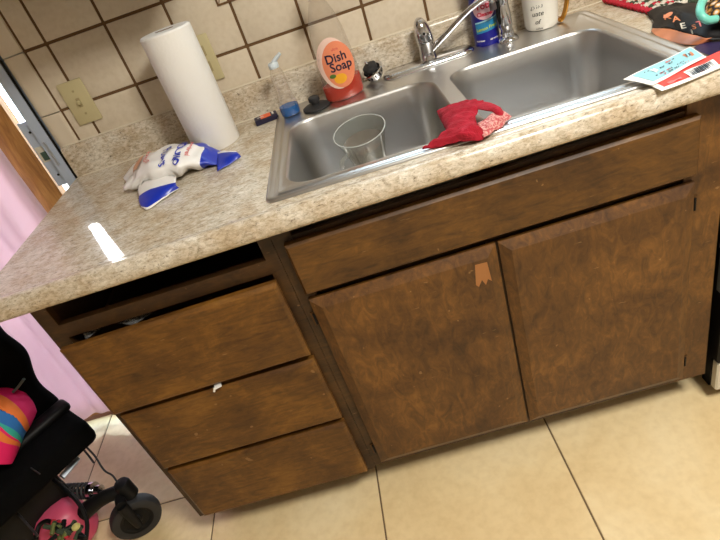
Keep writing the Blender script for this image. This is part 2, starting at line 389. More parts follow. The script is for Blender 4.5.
# sliding door
d1 = bpy.data.objects.new('door_1', None); COL.objects.link(d1); d1.location = (-.62, .06, 0); tag(d1, kind='structure', label='sliding patio door with aluminium jamb and wooden stile behind the pink curtain')
obj('jamb', boxes(((-.642, -.004, .02), (-.612, .012, 2.08)), ((-.630, .012, .02), (-.606, .13, 2.08)), ((-.6115, .001, .02), (-.6065, .012, 2.08))), 'alu_frame', d1)
obj('weather_strip', boxes(((-.612, -.002, .5), (-.6065, .004, 2.08))), 'black', d1)
sp = obj('strike_plate', boxes(((-.676, .010, .900), (-.640, .016, 1.092)), ((-.642, .010, .900), (-.636, .03, 1.092))), 'alu_frame', d1)
for z in (1.062, .932):
    o = obj('screw', lathe(BM(), [(.0035, 0), (.0035, .0015)], 12), 'black', sp, local=True); o.matrix_local = Matrix.Translation(Vector((-.656, .0095, z)) - wl(sp)) @ Matrix.Rotation(PI / 2, 4, 'X')
obj('latch_recess', box(BM(), (-.672, .008, .975), (-.650, .0102, 1.02), .0005), 'dw_white', sp)
obj('latch', box(BM(), (-.664, .004, .980), (-.648, .0082, 1.004), .001), mat('latch_green', (70, 96, 84), .4, .4), sp)
obj('keeper', box(BM(), (-.634, -.008, .96), (-.626, -.003, 1.03), .001), 'alu', d1)
obj('threshold', boxes(((-2.3, .030, -.02), (-.606, .13, .016))), 'threshold_shaded', d1)
obj('stile', boxes(((-.785, .032, .034), (-.694, .060, 2.03))), 'wood_stile', d1)
obj('head_rail', boxes(((-2.3, .030, 2.03), (-.606, .13, 2.08))), 'alu', d1)
obj('bottom_rail', boxes(((-2.28, .034, .016), (-.694, .058, .034))), 'wood_stile', d1)
obj('pane', boxes(((-2.28, .044, .034), (-.785, .048, 2.03))), 'pane', d1)
# curtain
bm = BM(); R = []
nx = 260
for k, z in enumerate([.044 + 2.0 * j / 26 for j in range(27)]):
    r = []
    for i in range(nx + 1):
        x = -.752 - 1.5 * i / nx; s = i / nx * 1.5
        a = .010 * math.sin(s * 42 + .6 * math.sin(z * 2.2)) + .005 * math.sin(s * 97 + z * 3) + .004 * noise.noise(Vector((s * 14, z * 9, 2)))
        zz = z + (.006 * math.sin(s * 13) if k == 0 else 0)
        r.append((x + .006 * math.sin(z * 5), .006 + a, zz))
    R.append(r)
rings(bm, R, False)
cu = mod_solid(obj('curtain', bm, 'curtain', smooth='all'), .0012)
recenter(cu, (-1.5, .006, .044)); tag(cu, 'long pale pink curtain hanging over the patio door left of the counter', 'curtain')

# ------------------------------------------------------------------ cabinets
YB, YFR, YD = -.002, -.606, -.625                    # back, face frame front, door front
def panel(bm, x0, x1, z0, z1, yf, yb, ch, dep):            # slab whose front edges are chamfered
    fr = [(x0 + ch, yf, z0 + ch), (x1 - ch, yf, z0 + ch), (x1 - ch, yf, z1 - ch), (x0 + ch, yf, z1 - ch)]
    md = [(x0, yf + dep, z0), (x1, yf + dep, z0), (x1, yf + dep, z1), (x0, yf + dep, z1)]
    bk = [(x, yb, z) for x, _, z in md]
    rings(bm, [fr, md, bk], True, True, True); return bm
def hinge(parent, x, z, side):
    h = obj('hinge', boxes(((x - .004, YFR - .003, z - .018), (x + .004, YFR - .0005, z + .018))), 'old_brass', parent)
    bm = BM(); tube(bm, [(x + side * .002, YFR - .005, z - .014), (x + side * .002, YFR - .005, z + .014)], .0025, 8); obj('pin', bm, 'black', h)
dc = thing('drawer_cabinet', 'dark stained wooden base cabinet with three stacked drawers left of the sink doors', 'cabinet', (-.27, -.3, 0))
CX0, CXM, CX1 = -.524, -.02, .853
obj('carcass', boxes(((CX0, YFR + .019, .10), (CX0 + .016, YB, .874)), ((CXM - .018, YFR + .019, .10), (CXM - .002, YB, .874)), ((CX0 + .016, YFR + .019, .10), (CXM - .018, YB, .116)), ((CX0 + .016, -.012, .116), (CXM - .018, YB, .874)), ((CX0 + .016, -.4, .86), (CXM - .018, -.3, .874))), 'wood_inside', dc)
for xa, xb in ((CX0, -.492), (-.047, CXM - .001)): obj('stile', boxes(((xa, YFR, .105), (xb, YFR + .019, .874))), 'wood_frame_shaded', dc)
for z0, z1 in ((.775, .808), (.105, .118)): obj('rail', boxes(((-.492, YFR, z0), (-.047, YFR + .019, z1))), 'wood_frame_shaded', dc)
obj('toe_kick', boxes(((CX0, -.50, 0), (CXM - .001, -.482, .10))), 'wood_frame_shaded', dc)
for k, (z1, z0, pull, yaw, lab) in enumerate(((.7696, .5665, .012, .012, None), (.5475, .3420, .003, .002, None), (.3265, .1193, .002, -.004, None))):
    xl, xr = -.503, -.0408
    bm = panel(BM(), xl, xr, z0, z1, YD, YFR - .0015, .008, .006)
    dr = obj('drawer', bm, 'wood_drawer', dc)
    bx = obj('drawer_box', boxes(((-.480, YFR, z0 + .02), (-.470, -.06, z1 - .035)), ((-.072, YFR, z0 + .02), (-.062, -.06, z1 - .035)), ((-.480, YFR, z0 + .02), (-.062, -.06, z0 + .03)), ((-.480, -.07, z0 + .02), (-.062, -.06, z1 - .035)), ((-.470, YFR, z0 + .02), (-.072, YFR + .012, z1 - .035))), 'wood_inside', dr)
    piv = Vector((xr, YD, 0)) - wl(dc)
    dr.matrix_local = Matrix.Translation((0, -pull, 0)) @ Matrix.Translation(piv) @ Matrix.Rotation(yaw, 4, 'Z') @ Matrix.Translation(-piv)
sc = thing('sink_cabinet', 'wide dark stained base cabinet with two doors under the sink', 'cabinet', (.42, -.3, 0))
obj('carcass', boxes(((CXM, YFR + .019, .114), (CXM + .016, YB, .874)), ((CX1 - .016, YFR + .019, .114), (CX1, YB, .874)), ((CXM + .016, YFR + .019, .114), (CX1 - .016, YB, .124)), ((CXM + .016, -.012, .124), (CX1 - .016, YB, .7))), 'wood_inside', sc)
obj('stile', boxes(((CXM, YFR, .114), (.018, YFR + .019, .874))), 'wood_frame_shaded', sc); obj('stile', boxes(((.775, YFR, .114), (CX1, YFR + .019, .874))), 'wood_door', sc)  # left stile colour carries shade, right stile has the lit door tone
obj('stile', boxes(((.38, YFR, .14), (.413, YFR + .019, .69))), 'wood_frame_shaded', sc)
for z0, z1, dy in ((.69, .72, .010), (.80, .842, .004), (.114, .14, 0)): obj('rail', boxes(((.018, YFR + dy, z0), (.775, YFR + .019, z1))), 'wood_frame_shaded', sc)
obj('toe_kick', boxes(((CXM, -.50, 0), (CX1, -.482, .114))), 'wood_frame_shaded', sc)
obj('false_front', panel(BM(), .0003, .7924, .7128, .8341, YD, YFR - .0005, .005, .005), 'wood_false', sc)
for x0, x1, hx, sd in ((.0003, .3937, -.006, 1), (.3994, .7924, .799, -1)):
    d = obj('door', panel(BM(), x0, x1, .1307, .6943, YD, YFR - .0005, .022, .011), 'wood_door', sc)
    for z in (.64, .185): hinge(d, hx, z, sd)
    if sd == 1:
        bm = BM(); P = [on(u, v, 1, YD - .0004) for u, v in ((475, 265), (487, 262), (492, 281), (488, 279), (486, 285), (482, 280), (479, 287), (476, 285))]
        f = bm.faces.new([bm.verts.new(p) for p in P]); tag(obj('worn_patch', bm, 'wood_raw', d), 'bare pale patch where the varnish has peeled')

# ------------------------------------------------------------------ countertop
ct = thing('countertop', 'speckled beige granite-look laminate countertop with low backsplash', 'countertop', (.4, -.3, .876))
prof = [(-.600, .876), (-.646, .876), (-.652, .879), (-.6555, .886), (-.656, .895), (-.654, .905), (-.650, .913), (-.644, .9180), (-.637, .9195), (-.630, .9185), (-.622, .9150), (-.614, .9138), (-.606, .914), (-.589, .914), (-.589, .880), (-.600, .880)]
LX0, LX1 = -.600, 1.60
bm = BM(); rings(bm, [[(x, y, z) for y, z in prof] for x in (LX0, LX1)], True, True, True)
box(bm, (LX0, -.589, .876), (.018, -.019, H)); box(bm, (.822, -.589, .876), (LX1, -.019, H)); box(bm, (.018, -.05, .876), (.822, -.019, H))
obj('worktop', bm, 'laminate', ct, smooth=True)
bm = BM(); pb = [(-.0005, .90), (-.019, .90), (-.019, .99), (-.017, .997), (-.012, 1.0005), (-.0005, 1.0005)]
rings(bm, [[(x, y, z) for y, z in pb] for x in (LX0 + .004, LX1)], True, True, True); obj('backsplash', bm, 'laminate', ct, smooth=True)
bm = BM(); tube(bm, [(LX0 + .01, -.002, 1.0015), (LX1, -.002, 1.0015)], .0025, 6); obj('caulk_line', bm, 'caulk', ct)
bm = BM(); tube(bm, [(LX0 + .02, -.019, .915), (LX1, -.019, .915)], .002, 6); obj('caulk_line', bm, 'caulk', ct)

# ------------------------------------------------------------------ sink
SX, SY, SRZ = .419, -.3235, -.021
sk = thing('kitchen_sink', 'stainless steel double bowl sink set into the countertop', 'sink', (SX, SY, H), rot=(0, 0, SRZ))
hw, hd = .419, .2795
def rr(i, r, z): return rrect(-hw + i, hw - i, -hd + i, hd - i, r, z)
bm = BM()
R = [rr(0, .022, .0004), rr(.001, .021, .0035), (rr(.004, .019, .0055)), rr(.011, .016, .0055), rr(.015, .014, .0028), rr(.019, .012, .0028), rr(.0225, .010, .0048), rr(.026, .009, .0048), rr(.0285, .008, .0032)]
rings(bm, R)
bowls = ((-.381, -.017, -.238, .140), (.016, .376, -.247, .136))
fill(bm, [rr(.0285, .008, .0032)] + [rrect(a, b, c, d, .062, .0032, 8) for a, b, c, d in bowls])
bmesh.ops.remove_doubles(bm, verts=bm.verts[:], dist=1e-5); bmesh.ops.recalc_face_normals(bm, faces=bm.faces[:])
for f in bm.faces:
    if f.normal.z < -.3: f.normal_flip()
obj('rim', bm, 'steel', sk, smooth=True, local=True)
for a, b, c, d in bowls:
    bm = BM(); R = []
    for i, r, z in ((0, .062, .0032), (.002, .061, .0015), (.0045, .060, -.004), (.008, .059, -.05), (.012, .058, -.11), (.016, .056, -.145), (.021, .054, -.160), (.031, .05, -.170), (.047, .045, -.1745), (.08, .04, -.176)):
        R.append(rrect(a + i, b - i, c + i, d - i, r, z, 8))
    rings(bm, R); cx, cy = (a + b) / 2, (c + d) / 2
    n = len(R[-1]); L = R[-1]; vs0 = [v for v in bm.verts if abs(v.co.z + .176) < 1e-6]
    R2 = [[Vector((cx, cy, -.176 - .001 * k)) + (p - Vector((cx, cy, -.176))) * (1 - k / 3) + (Vector((cx, cy, 0)) * 0 + Vector(((p - Vector((cx, cy, -.176))).normalized() * .045))) * (k / 3) for p in L] for k in range(4)]
    rings(bm, R2, True, False, False)
    bmesh.ops.remove_doubles(bm, verts=bm.verts[:], dist=1e-5)
    bmesh.ops.recalc_face_normals(bm, faces=bm.faces[:])
    bm.normal_update()
    if sum(f.normal.z * f.calc_area() for f in bm.faces) < 0: bmesh.ops.reverse_faces(bm, faces=bm.faces[:])
    bw = obj('bowl', bm, 'steel_bowl', sk, smooth='all', local=True)
    bm = BM(); lathe(bm, [(.046, -.1785), (.043, -.1765), (.038, -.181), (.03, -.186), (.006, -.187)], 28, (cx, cy, 0), False, True); obj('drain', bm, 'chrome', bw, smooth=True, local=True)

ZD = H + .0034                                             # deck of the sink
# ------------------------------------------------------------------ faucet
fx, fy = .428, -.062
fa = thing('kitchen_faucet', 'chrome single-handle faucet with thin spout swung over the right bowl', 'faucet', (fx, fy, ZD), rot=(0, 0, .0))
bm = BM()
R = [rrect(-.128 + i, .116 - i, -.040 + i, .028 - i, .030 - i, z) for i, z in ((0, 0), (0, .004), (.004, .009), (.012, .013))]
rings(bm, R, True, True, True); obj('base_plate', bm, 'chrome', fa, smooth=True, local=True)
bm = BM(); lathe(bm, [(.0235, .011), (.0215, .016), (.0205, .05), (.0225, .053), (.0225, .056), (.0205, .058)], 28); obj('body', bm, 'chrome', fa, smooth=True, local=True)
bm = BM(); R = []
for k in range(9):
    t = k / 8; r = .0225 * math.sqrt(max(.06, 1 - (t * .93) ** 2.6)); zz = .0585 + .052 * t
    R.append([(-.004 * t + r * math.cos(a), -.004 * t + r * math.sin(a), zz + (r * math.cos(a) * -.12 + r * math.sin(a) * .35) * t) for a in [2 * PI * i / 26 for i in range(26)]])
rings(bm, R, True, True, True); hd_ = obj('handle', bm, 'chrome', fa, smooth=True, local=True)
o = obj('temperature_dot', lathe(BM(), [(.0035, 0), (.0035, .0012)], 12), 'black', hd_, local=True); o.matrix_local = Matrix.Translation((-.003, -.0228, .079)) @ Matrix.Rotation(PI / 2, 4, 'X')
pts = smoothpts([(.012, -.010, .034), (.05, -.022, .060), (.10, -.036, .094), (.135, -.046, .112), (.155, -.050, .117), (.164, -.052, .112), (.167, -.052, .101)], 6)
bm = BM(); tube(bm, pts, [.0085 - .0015 * min(1, i / 20) for i in range(len(pts))], 14); so = obj('spout', bm, 'chrome', fa, smooth=True, local=True)
bm = BM(); tube(bm, [(.1665, -.052, .103), (.1675, -.052, .087)], .0085, 16); obj('aerator', bm, 'spring', so, smooth=True, local=True)
# side sprayer
sx, sy = .627, -.093
sp_ = thing('side_sprayer', 'chrome side sprayer standing in its holder right of the blue can', 'sprayer', (sx, sy, ZD))
bm = BM(); lathe(bm, [(.027, 0), (.027, .003), (.023, .008), (.017, .012), (.016, .022), (.013, .024)], 28); obj('holder', bm, 'chrome', sp_, smooth=True, local=True)
bm = BM(); tube(bm, smoothpts([(0, 0, .02), (-.001, .001, .04), (-.002, .003, .07), (-.004, .006, .10), (-.006, .0, .125), (-.008, -.018, .138)], 5), [.014] * 4 + [.0165] * 6 + [.016] * 4 + [.0175] * 8 + [.018] * 4, 18); obj('wand', bm, 'chrome', sp_, smooth=True, local=True)
bm = BM(); tube(bm, smoothpts([(-.015, -.006, .045), (-.019, -.008, .07), (-.018, -.012, .10)], 5), .004, 8); obj('trigger', bm, 'black', sp_, smooth=True, local=True)

# ------------------------------------------------------------------ wrap helpers for printed labels
def cyl(cx, cy, z0, r, a0, e=.0004, sx=1, sy=1):           # flat (x, y) -> on an upright (elliptic) cylinder facing angle a0
    def fn(x, y):
        a = a0 + x / r; rad = r(z0 + y) if callable(r) else r
        return Vector((cx + (rad * sx + e) * math.cos(a), cy + (rad * sy + e) * math.sin(a), z0 + y))
    return fn
FRONT = -PI / 2

# dish soap bottle: oval bottle, front facing the room
bx, by = .190, -.108
ds = thing('dish_soap_bottle', 'clear squeeze bottle of orange dish soap, nearly empty, with a peach label', 'soap bottle', (bx + .004, by, ZD), rot=(0, 0, .06))
bp = [(.040, 0), (.0445, .004), (.046, .012), (.0465, .035), (.0455, .07), (.042, .11), (.037, .15), (.029, .185), (.021, .205), (.0165, .215), (.0150, .222), (.0150, .236)]
bp = [(r_ * 1.12, z_ * 1.08) for r_, z_ in bp]
def brad(z):
    for (r0, z0), (r1, z1) in zip(bp, bp[1:]):
        if z0 <= z <= z1: return r0 + (r1 - r0) * (z - z0) / max(1e-6, z1 - z0)
    return bp[-1][0]
bm = BM(); lathe(bm, bp, 36, cap1=False, sy=.62); obj('bottle', bm, 'clear_plastic', ds, smooth=True, local=True)
bm = BM(); lathe(bm, [(.043, .0016), (.0482, .005), (.0500, .012), (.0508, .034), (.0506, .044)], 36, sy=.60)
for v in bm.verts:
    if v.co.z > .03: v.co.z += v.co.x * .12
obj('soap', bm, 'red_liquid', ds, smooth=True, local=True)
bm = BM(); lathe(bm, [(.019, .240), (.020, .243), (.020, .258), (.016, .262), (.010, .267), (.008, .282), (.009, .292), (.006, .296)], 24); obj('cap', bm, 'cap_blue', ds, smooth=True, local=True)
def bw_(z0, e): 
    def fn(x, y):
        z = z0 + y; r = brad(z); X = max(-.97 * r, min(.97 * r, x)); Y = -.62 * math.sqrt(max(1e-8, r * r - X * X)) - e
        return Vector((X, Y, z))
    return fn
bm = ellipse_bm(.041, .061, -.004, 0); o = obj('back_label', warp(bm, bw_(.092, .0005)), 'peach_light', ds, local=True)
bm = ellipse_bm(.039, .055, .005, 0); la = obj('label', warp(bm, bw_(.087, .0009)), 'peach', ds, local=True)
def put(s, size, x, y, mt, par, fn, bold=0, sh=0):
    bm = text_bm(s, size, bold, shear=sh)
    for v in bm.verts: v.co.x += x; v.co.y += y
    return obj('lettering', warp(bm, fn), mt, par, local=True)
fn = bw_(.087, .0014)
put('Dish', .029, .002, .017, 'navy', la, fn, .0006); put('Soap', .029, .009, -.004, 'navy', la, fn, .0006)
put('ultra', .009, .005, .037, 'can_red', la, fn)
bm = ellipse_bm(.016, .012, -.001, -.032); obj('orange_print', warp(bm, fn), 'orange', la, local=True)
bm = ellipse_bm(.008, .005, -.018, -.022); obj('leaf_print', warp(bm, bw_(.087, .0017)), 'leaf', la, local=True)

# small clear bottle with blue liquid
sb = thing('small_bottle', 'small clear bottle with blue liquid and a flip-top cap', 'bottle', (.046, -.105, ZD))
bp2 = [(r_ * 1.22, z_ * 1.06) for r_, z_ in [(.018, 0), (.0205, .002), (.0215, .008), (.0215, .022), (.020, .034), (.0165, .05), (.0150, .06), (.0158, .075), (.0155, .092), (.0135, .104), (.0105, .112), (.0095, .116)]]
bm = BM(); lathe(bm, bp2, 28, cap1=False); obj('bottle', bm, 'clear_plastic', sb, smooth=True, local=True)
bm = BM(); lathe(bm, [(.020, .0014), (.0236, .003), (.0248, .008), (.0248, .02), (.0246, .025)], 28); obj('blue_cleaner', bm, 'blue_liquid', sb, smooth=True, local=True)
bm = BM(); lathe(bm, [(.0125, .121), (.013, .122), (.013, .132), (.011, .135)], 24); cp = obj('cap', bm, 'cap_blue', sb, smooth=True, local=True)
bm = BM(); tube(bm, [(.002, -.002, .134), (.014, -.003, .143), (.026, -.004, .150)], [.006, .005, .004], 10); obj('flip_lid', bm, 'cap_blue', cp, smooth=True, local=True)

# black sink stopper
st = thing('sink_stopper', 'flat black rubber sink stopper with a round knob', 'stopper', (.114, -.122, ZD))
bm = BM(); lathe(bm, [(.0340, 0), (.0355, .002), (.035, .0055), (.029, .0085), (.013, .0105)], 32); obj('disc', bm, 'rubber', st, smooth=True, local=True)
bm = BM(); lathe(bm, [(.0095, .010), (.0095, .017), (.0145, .0185), (.0145, .0275), (.012, .030)], 24); obj('knob', bm, 'rubber', st, smooth=True, local=True)
# basket strainer lying tilted
ss = thing('basket_strainer', 'steel sink strainer basket with a black rubber stopper lying on its side', 'strainer', (.280, -.066, ZD + .024), rot=(math.radians(14), math.radians(-20), 0))
bm = BM(); lathe(bm, [(.030, .006), (.031, .009), (.029, .011), (.024, .010), (.0235, -.008), (.020, -.014)], 32, cap0=False); obj('basket', bm, 'chrome', ss, smooth=True, local=True)
for k in range(12):
    a = 2 * PI * k / 12; o = obj('slot', boxes(((.0225, -.002, -.006), (.0245, .002, .006))), 'black', ss, local=True); o.rotation_euler = (0, 0, a)
bm = BM(); lathe(bm, [(.019, .010), (.0195, .013), (.019, .022), (.013, .026)], 28); obj('plug', bm, 'rubber', ss, smooth=True, local=True)
bm = BM(); lathe(bm, [(.003, .024), (.003, .034), (.005, .036), (.004, .039)], 14); obj('post', bm, 'chrome', ss, smooth=True, local=True)
# small flat box
pk = thing('small_packet', 'tiny dark blue packet with an orange and white print beside the sink corner', 'packet', (-.024, -.080, H), rot=(0, 0, .16))
obj('carton', box(BM(), (-.031, -.018, 0), (.031, .018, .014), .0015), 'navy', pk, local=True)
pr_ = obj('orange_print', boxes(((-.014, -.0165, .0138), (.014, .0165, .0144))), 'deep_orange', pk, local=True)
obj('white_print', boxes(((.018, -.006, .0138), (.023, .014, .0144))), 'white_paper', pk, local=True)
bm = text_bm('300', .012, .0004); warp(bm, lambda x, y: Vector((x - .014, y, .0149))); obj('lettering', bm, 'white_paper', pk, local=True)

# aerosol can
cn = thing('aerosol_can', 'dark blue aerosol cleaner can with red lettering behind the faucet', 'spray can', (.586, -.053, ZD))
bm = BM(); lathe(bm, [(.030, .001), (.0325, 0), (.033, .003), (.0325, .006), (.0325, .165), (.030, .172), (.024, .182), (.018, .186)], 36); obj('can', bm, 'can_blue', cn, smooth=True, local=True)
bm = BM(); lathe(bm, [(.020, .184), (.021, .187), (.021, .215), (.018, .220)], 24); obj('cap', bm, 'can_red', cn, smooth=True, local=True)
R_ = .0325; AF = FRONT - .12
fn0 = cyl(0, 0, .092, R_, AF, .0003); fn1 = cyl(0, 0, .092, R_, AF, .0007)
bm = ellipse_bm(.031, .028); lb = obj('oval_label', warp(bm, fn0), 'can_oval', cn, local=True)
put('Total', .021, 0, .004, 'can_red', lb, fn1, .0008); put('Cleaner', .013, 0, -.015, 'can_red', lb, fn1, .0006)
bm = rect_bm(-.034, .034, .032, .06); obj('red_band', warp(bm, cyl(0, 0, .092, R_, AF, .0003)), 'can_red', cn, local=True)
put('FOAM', .020, 0, .046, 'can_oval', lb, fn1, .0006)
bm = rect_bm(-.030, .032, -.012, .012)
bb = obj('banner', warp(bm, lambda x, y: cyl(0, 0, .047, R_, AF, .0003)(x, y + x * .12)), 'can_teal', cn, local=True)
bm = text_bm('Lemon Fresh', .0105, .0003); warp(bm, lambda x, y: cyl(0, 0, .047, R_, AF, .0007)(x, y - .003 + x * .12)); obj('lettering', bm, 'lime', bb, local=True)
bm = rect_bm(-.030, .032, .0125, .016); obj('banner_edge', warp(bm, lambda x, y: cyl(0, 0, .047, R_, AF, .0004)(x, y + x * .12)), 'coupon_cyan', cn, local=True)
for x0, s in ((-.022, 'KILLS GERMS'), (.018, 'NET WT 18 OZ')):
    bm = text_bm(s, .0042, .0002); warp(bm, lambda x, y, x0=x0: cyl(0, 0, .014, R_, AF, .0004)(x + x0, y)); obj('lettering', bm, 'white_paper', cn, local=True)

# mug
mg = thing('white_mug', 'white ceramic mug with black script and a gold handle', 'mug', (.722, -.074, ZD + .0005))
bm = BM(); lathe(bm, [(.030, 0), (.036, .001), (.0395, .006), (.041, .014), (.042, .05), (.0425, .105), (.0405, .106), (.0395, .05), (.038, .012), (.01, .008)], 40); obj('cup', bm, 'mug_white', mg, smooth=True, local=True)
AH = -.45
for dz in (-.004, .004):
    P = [(r * math.cos(AH + dz * 1.5), r * math.sin(AH + dz * 1.5) + dz, z) for r, z in ((.040, .014), (.043, .006), (.050, .010), (.058, .028), (.064, .055), (.062, .08), (.052, .096), (.041, .096))]
    bm = BM(); tube(bm, smoothpts(P, 5), .0042, 10); obj('handle', bm, 'gold', mg, smooth=True, local=True)
AM = FRONT - .55
for s, z, x, sz in (('grad', .060, 0, .016), ('uate', .042, .001, .016), ('of', .023, -.001, .015), ('college', .007, .002, .006)):
    bm = text_bm(s, sz, .0001, shear=.25); warp(bm, lambda a, b, x=x, z=z: cyl(0, 0, z, .0412, AM, .0008)(a + x, b)); obj('lettering', bm, 'ink', mg, local=True)

# ------------------------------------------------------------------ paper towel
pt = thing('paper_towel_roll', 'standing roll of white paper towels on the counter by the wall', 'paper towel', (-.158, -.135, H + .0003))
bm = BM(); RT = .0605
lathe(bm, [(RT - .002, 0), (RT, .003), (RT, .282), (RT - .003, .2855), (.022, .286)], 56, cap1=False, cap0=True)
lathe(bm, [(.022, .286), (.0215, .25), (.0215, .05)], 56, cap0=False, cap1=True, sx=1, sy=.26)
for v in bm.verts:
    if abs(v.co.z - .286) < 1e-5 and math.hypot(v.co.x, v.co.y) < .023: v.co.y *= .26 if math.hypot(v.co.x, v.co.y) > .0215 else 1
obj('paper_roll', bm, 'towel', pt, smooth=True, local=True)
bm = BM(); lathe(bm, [(.0205, .280), (.0205, .2868), (.0225, .2868), (.0225, .280)], 40, cap0=True, cap1=False, sx=1, sy=.30); obj('core', bm, 'cardboard', pt, smooth=True, local=True)
bm = BM(); P = [[(math.cos(a) * (RT + .0006), math.sin(a) * (RT + .0006), z) for a in [.2 + .06 * i for i in range(8)]] for z in (.002, .284)]
rings(bm, P, False); mod_solid(obj('loose_edge', bm, 'towel', pt, smooth='all', local=True), .0006)

# ------------------------------------------------------------------ crumpled snack wrapper
wr = thing('snack_wrapper', 'crumpled white and blue snack bag with blue lettering on the counter', 'wrapper', (-.25, -.23, H))
A = Vector((-.365, -.240, 0)); B = Vector((-.115, -.272, 0)); ax = (B - A); Ln = ax.length; ax.normalize(); nn = Vector((-ax.y, ax.x, 0))
bm = BM(); R = []; NS, NT = 48, 36
def wprof(s):
    w = .068 * (1 - .55 * max(0, (s - .62) / .38) - .28 * max(0, (.22 - s) / .22)); h = .030 * math.sin(PI * min(1, max(.0, (s * .92 + .06)))) ** .7
    if s > .8: h *= max(.12, 1 - (s - .8) / .2)
    return w, max(h, .004)
def wsurf(s, ph, e=0):
    w, h = wprof(s)
    c = A + ax * Ln * s + nn * (.006 * math.sin(s * 9))
    p = c + nn * (w + e) * math.cos(ph) + Vector((0, 0, H + h + .0015 + (h + e) * math.sin(ph)))
    q = noise.noise_vector(p * 22 + Vector((3, 8, 1))) * .010 + noise.noise_vector(p * 48) * .006
    k = min(1, h / .02); p += Vector((q.x * k, q.y * k, max(q.z * k, -(p.z - H - .0012))))
    p.z = max(p.z, H + .0012); return p
for i in range(NS + 1): R.append([wsurf(i / NS, 2 * PI * j / NT) for j in range(NT)])
rings(bm, R, True, True, True, mi=lambda j, i: 1 if (j / NS > .80 or (j / NS > .60 and 3 <= i <= 7 and j / NS - .60 > (i - 3) * -.02)) else 0)
obj('pouch', bm, None, wr, smooth='all', mats=['bag_white', 'bag_blue'])
def wprint(s0, p0, e=.0036, rot=0):
    cr, sr = math.cos(rot), math.sin(rot)
    def fn(x, y):
        X, Y = x * cr - y * sr, x * sr + y * cr
        return wsurf(s0 + Y / Ln, p0 + X / .052, e)
    return fn
for s_, sz, s0, p0 in (("DOUNO", .023, .64, 1.95), ("PUR'S", .028, .49, 2.05)):
    bm = text_bm(s_, sz, .0006); bmesh.ops.subdivide_edges(bm, edges=bm.edges[:], cuts=1); warp(bm, wprint(s0, p0, rot=.12)); obj('lettering', bm, 'bag_blue', wr)
bm = text_bm('powdered', .012, .0002, shear=.3); warp(bm, wprint(.72, 1.75)); obj('lettering', bm, 'bag_red', wr)
bm = text_bm('donuts', .018, .0002, shear=.3); warp(bm, wprint(.30, 1.75, rot=.5)); obj('lettering', bm, 'bag_red', wr)
bm = rect_bm(-.018, .018, -.012, .012, 8, 6); warp(bm, wprint(.17, 1.75, e=.0036)); o = obj('picture_print', bm, 'bag_brown', wr)
# torn blue-edged flap at the near end
rows = pz([[(138, 185, .932), (139, 199, .924), (141, 207, .917)], [(148, 180, .938), (147, 194, .930), (148, 209, .9165)], [(161, 176, .938), (160, 189, .932), (163, 199, .917)], [(176, 176, .934), (176, 184, .930), (180, 188, .918)]])
bm = BM(); sheet(bm, rows, 5); jiggle(bm, .0018, 60, 4)
n_r = 16
for k, f in enumerate(bm.faces): f.material_index = 1 if (k % 10 in (4, 5, 6, 7, 8)) else 0
mod_solid(obj('torn_flap', bm, None, wr, smooth='all', mats=['bag_white', 'bag_blue']), .0006)
rows = pz([[(124, 178, .930), (128, 184, .924), (140, 187, .930)], [(131, 167, .945), (136, 172, .948), (146, 176, .950)], [(142, 158, .948), (147, 162, .956), (156, 166, .958)]])
bm = BM(); sheet(bm, rows, 5); jiggle(bm, .002, 60, 9); mod_solid(obj('crimped_end', bm, 'bag_white', wr, smooth='all'), .0006)
rows = pz([[(212, 153, .925), (217, 160, .924), (217, 171, .918)], [(225, 151, .934), (228, 156, .930), (230, 164, .918)], [(236, 151, .932), (239, 154, .928), (241, 157, .920)]])
bm = BM(); sheet(bm, rows, 5); jiggle(bm, .0015, 60, 2)
for k, f in enumerate(bm.faces): f.material_index = 0 if k % 10 in (0, 1) else 1
mod_solid(obj('crimped_end', bm, None, wr, smooth='all', mats=['bag_white', 'bag_blue']), .0006)

# ------------------------------------------------------------------ red dishcloth
rc = thing('dishcloth', 'crumpled red dishcloth draped over the sink divider and front rim', 'dishcloth', (.38, -.5, H))
rows = pz([[(422, 148, 0.9225), (438, 147, 0.9212), (452, 145, 0.9212), (464, 143, 0.9212), (475, 141, 0.9212), (484, 138, 0.9212)],
           [(424, 147, 0.9250), (440, 141, 0.9299), (454, 137, 0.9349), (466, 134, 0.9374), (475, 132, 0.9361), (482, 131, 0.9299)],
           [(438, 140, 0.9262), (447, 132, 0.9361), (457, 127, 0.9411), (466, 124, 0.9436), (473, 123, 0.9411), (477, 124, 0.9336)],
           [(446, 131, 0.9250), (448, 123, 0.9349), (457, 117, 0.9436), (466, 114, 0.9460), (472, 114, 0.9436), (475, 116, 0.9374)],
           [(440, 118, 0.9225), (443, 114, 0.9312), (453, 109, 0.9398), (464, 106, 0.9436), (474, 105, 0.9448), (480, 107, 0.9423)],
           [(437, 112, 0.9200), (440, 109, 0.9212), (448, 105, 0.9250), (462, 103, 0.9287), (474, 102, 0.9349), (484, 103, 0.9398)]])
bm = BM(); sheet(bm, rows, 9)
for v in bm.verts:
    x, y = v.co.x, v.co.y
    q = noise.noise(Vector((x * 34 + y * 50, y * 14 - x * 10, 5))); q2 = noise.noise(Vector((x * 70, y * 60, 1)))
    v.co.z = max(v.co.z + .0075 * (abs(q) * 2 - .5) + .003 * q2, H + .0062)
mod_solid(obj('cloth', bm, 'cloth_red', rc, smooth='all'), .0025, 0)
rows = pz([[(477, 124, 0.9324), (480, 130, 0.9312), (484, 138, 0.9225)], [(486, 118, 0.9361), (489, 126, 0.9336), (493, 132, 0.9225)], [(496, 112, 0.9386), (500, 118, 0.9336), (503, 125, 0.9212)], [(501, 111, 0.9349), (507, 114, 0.9287), (511, 117, 0.9206)]])
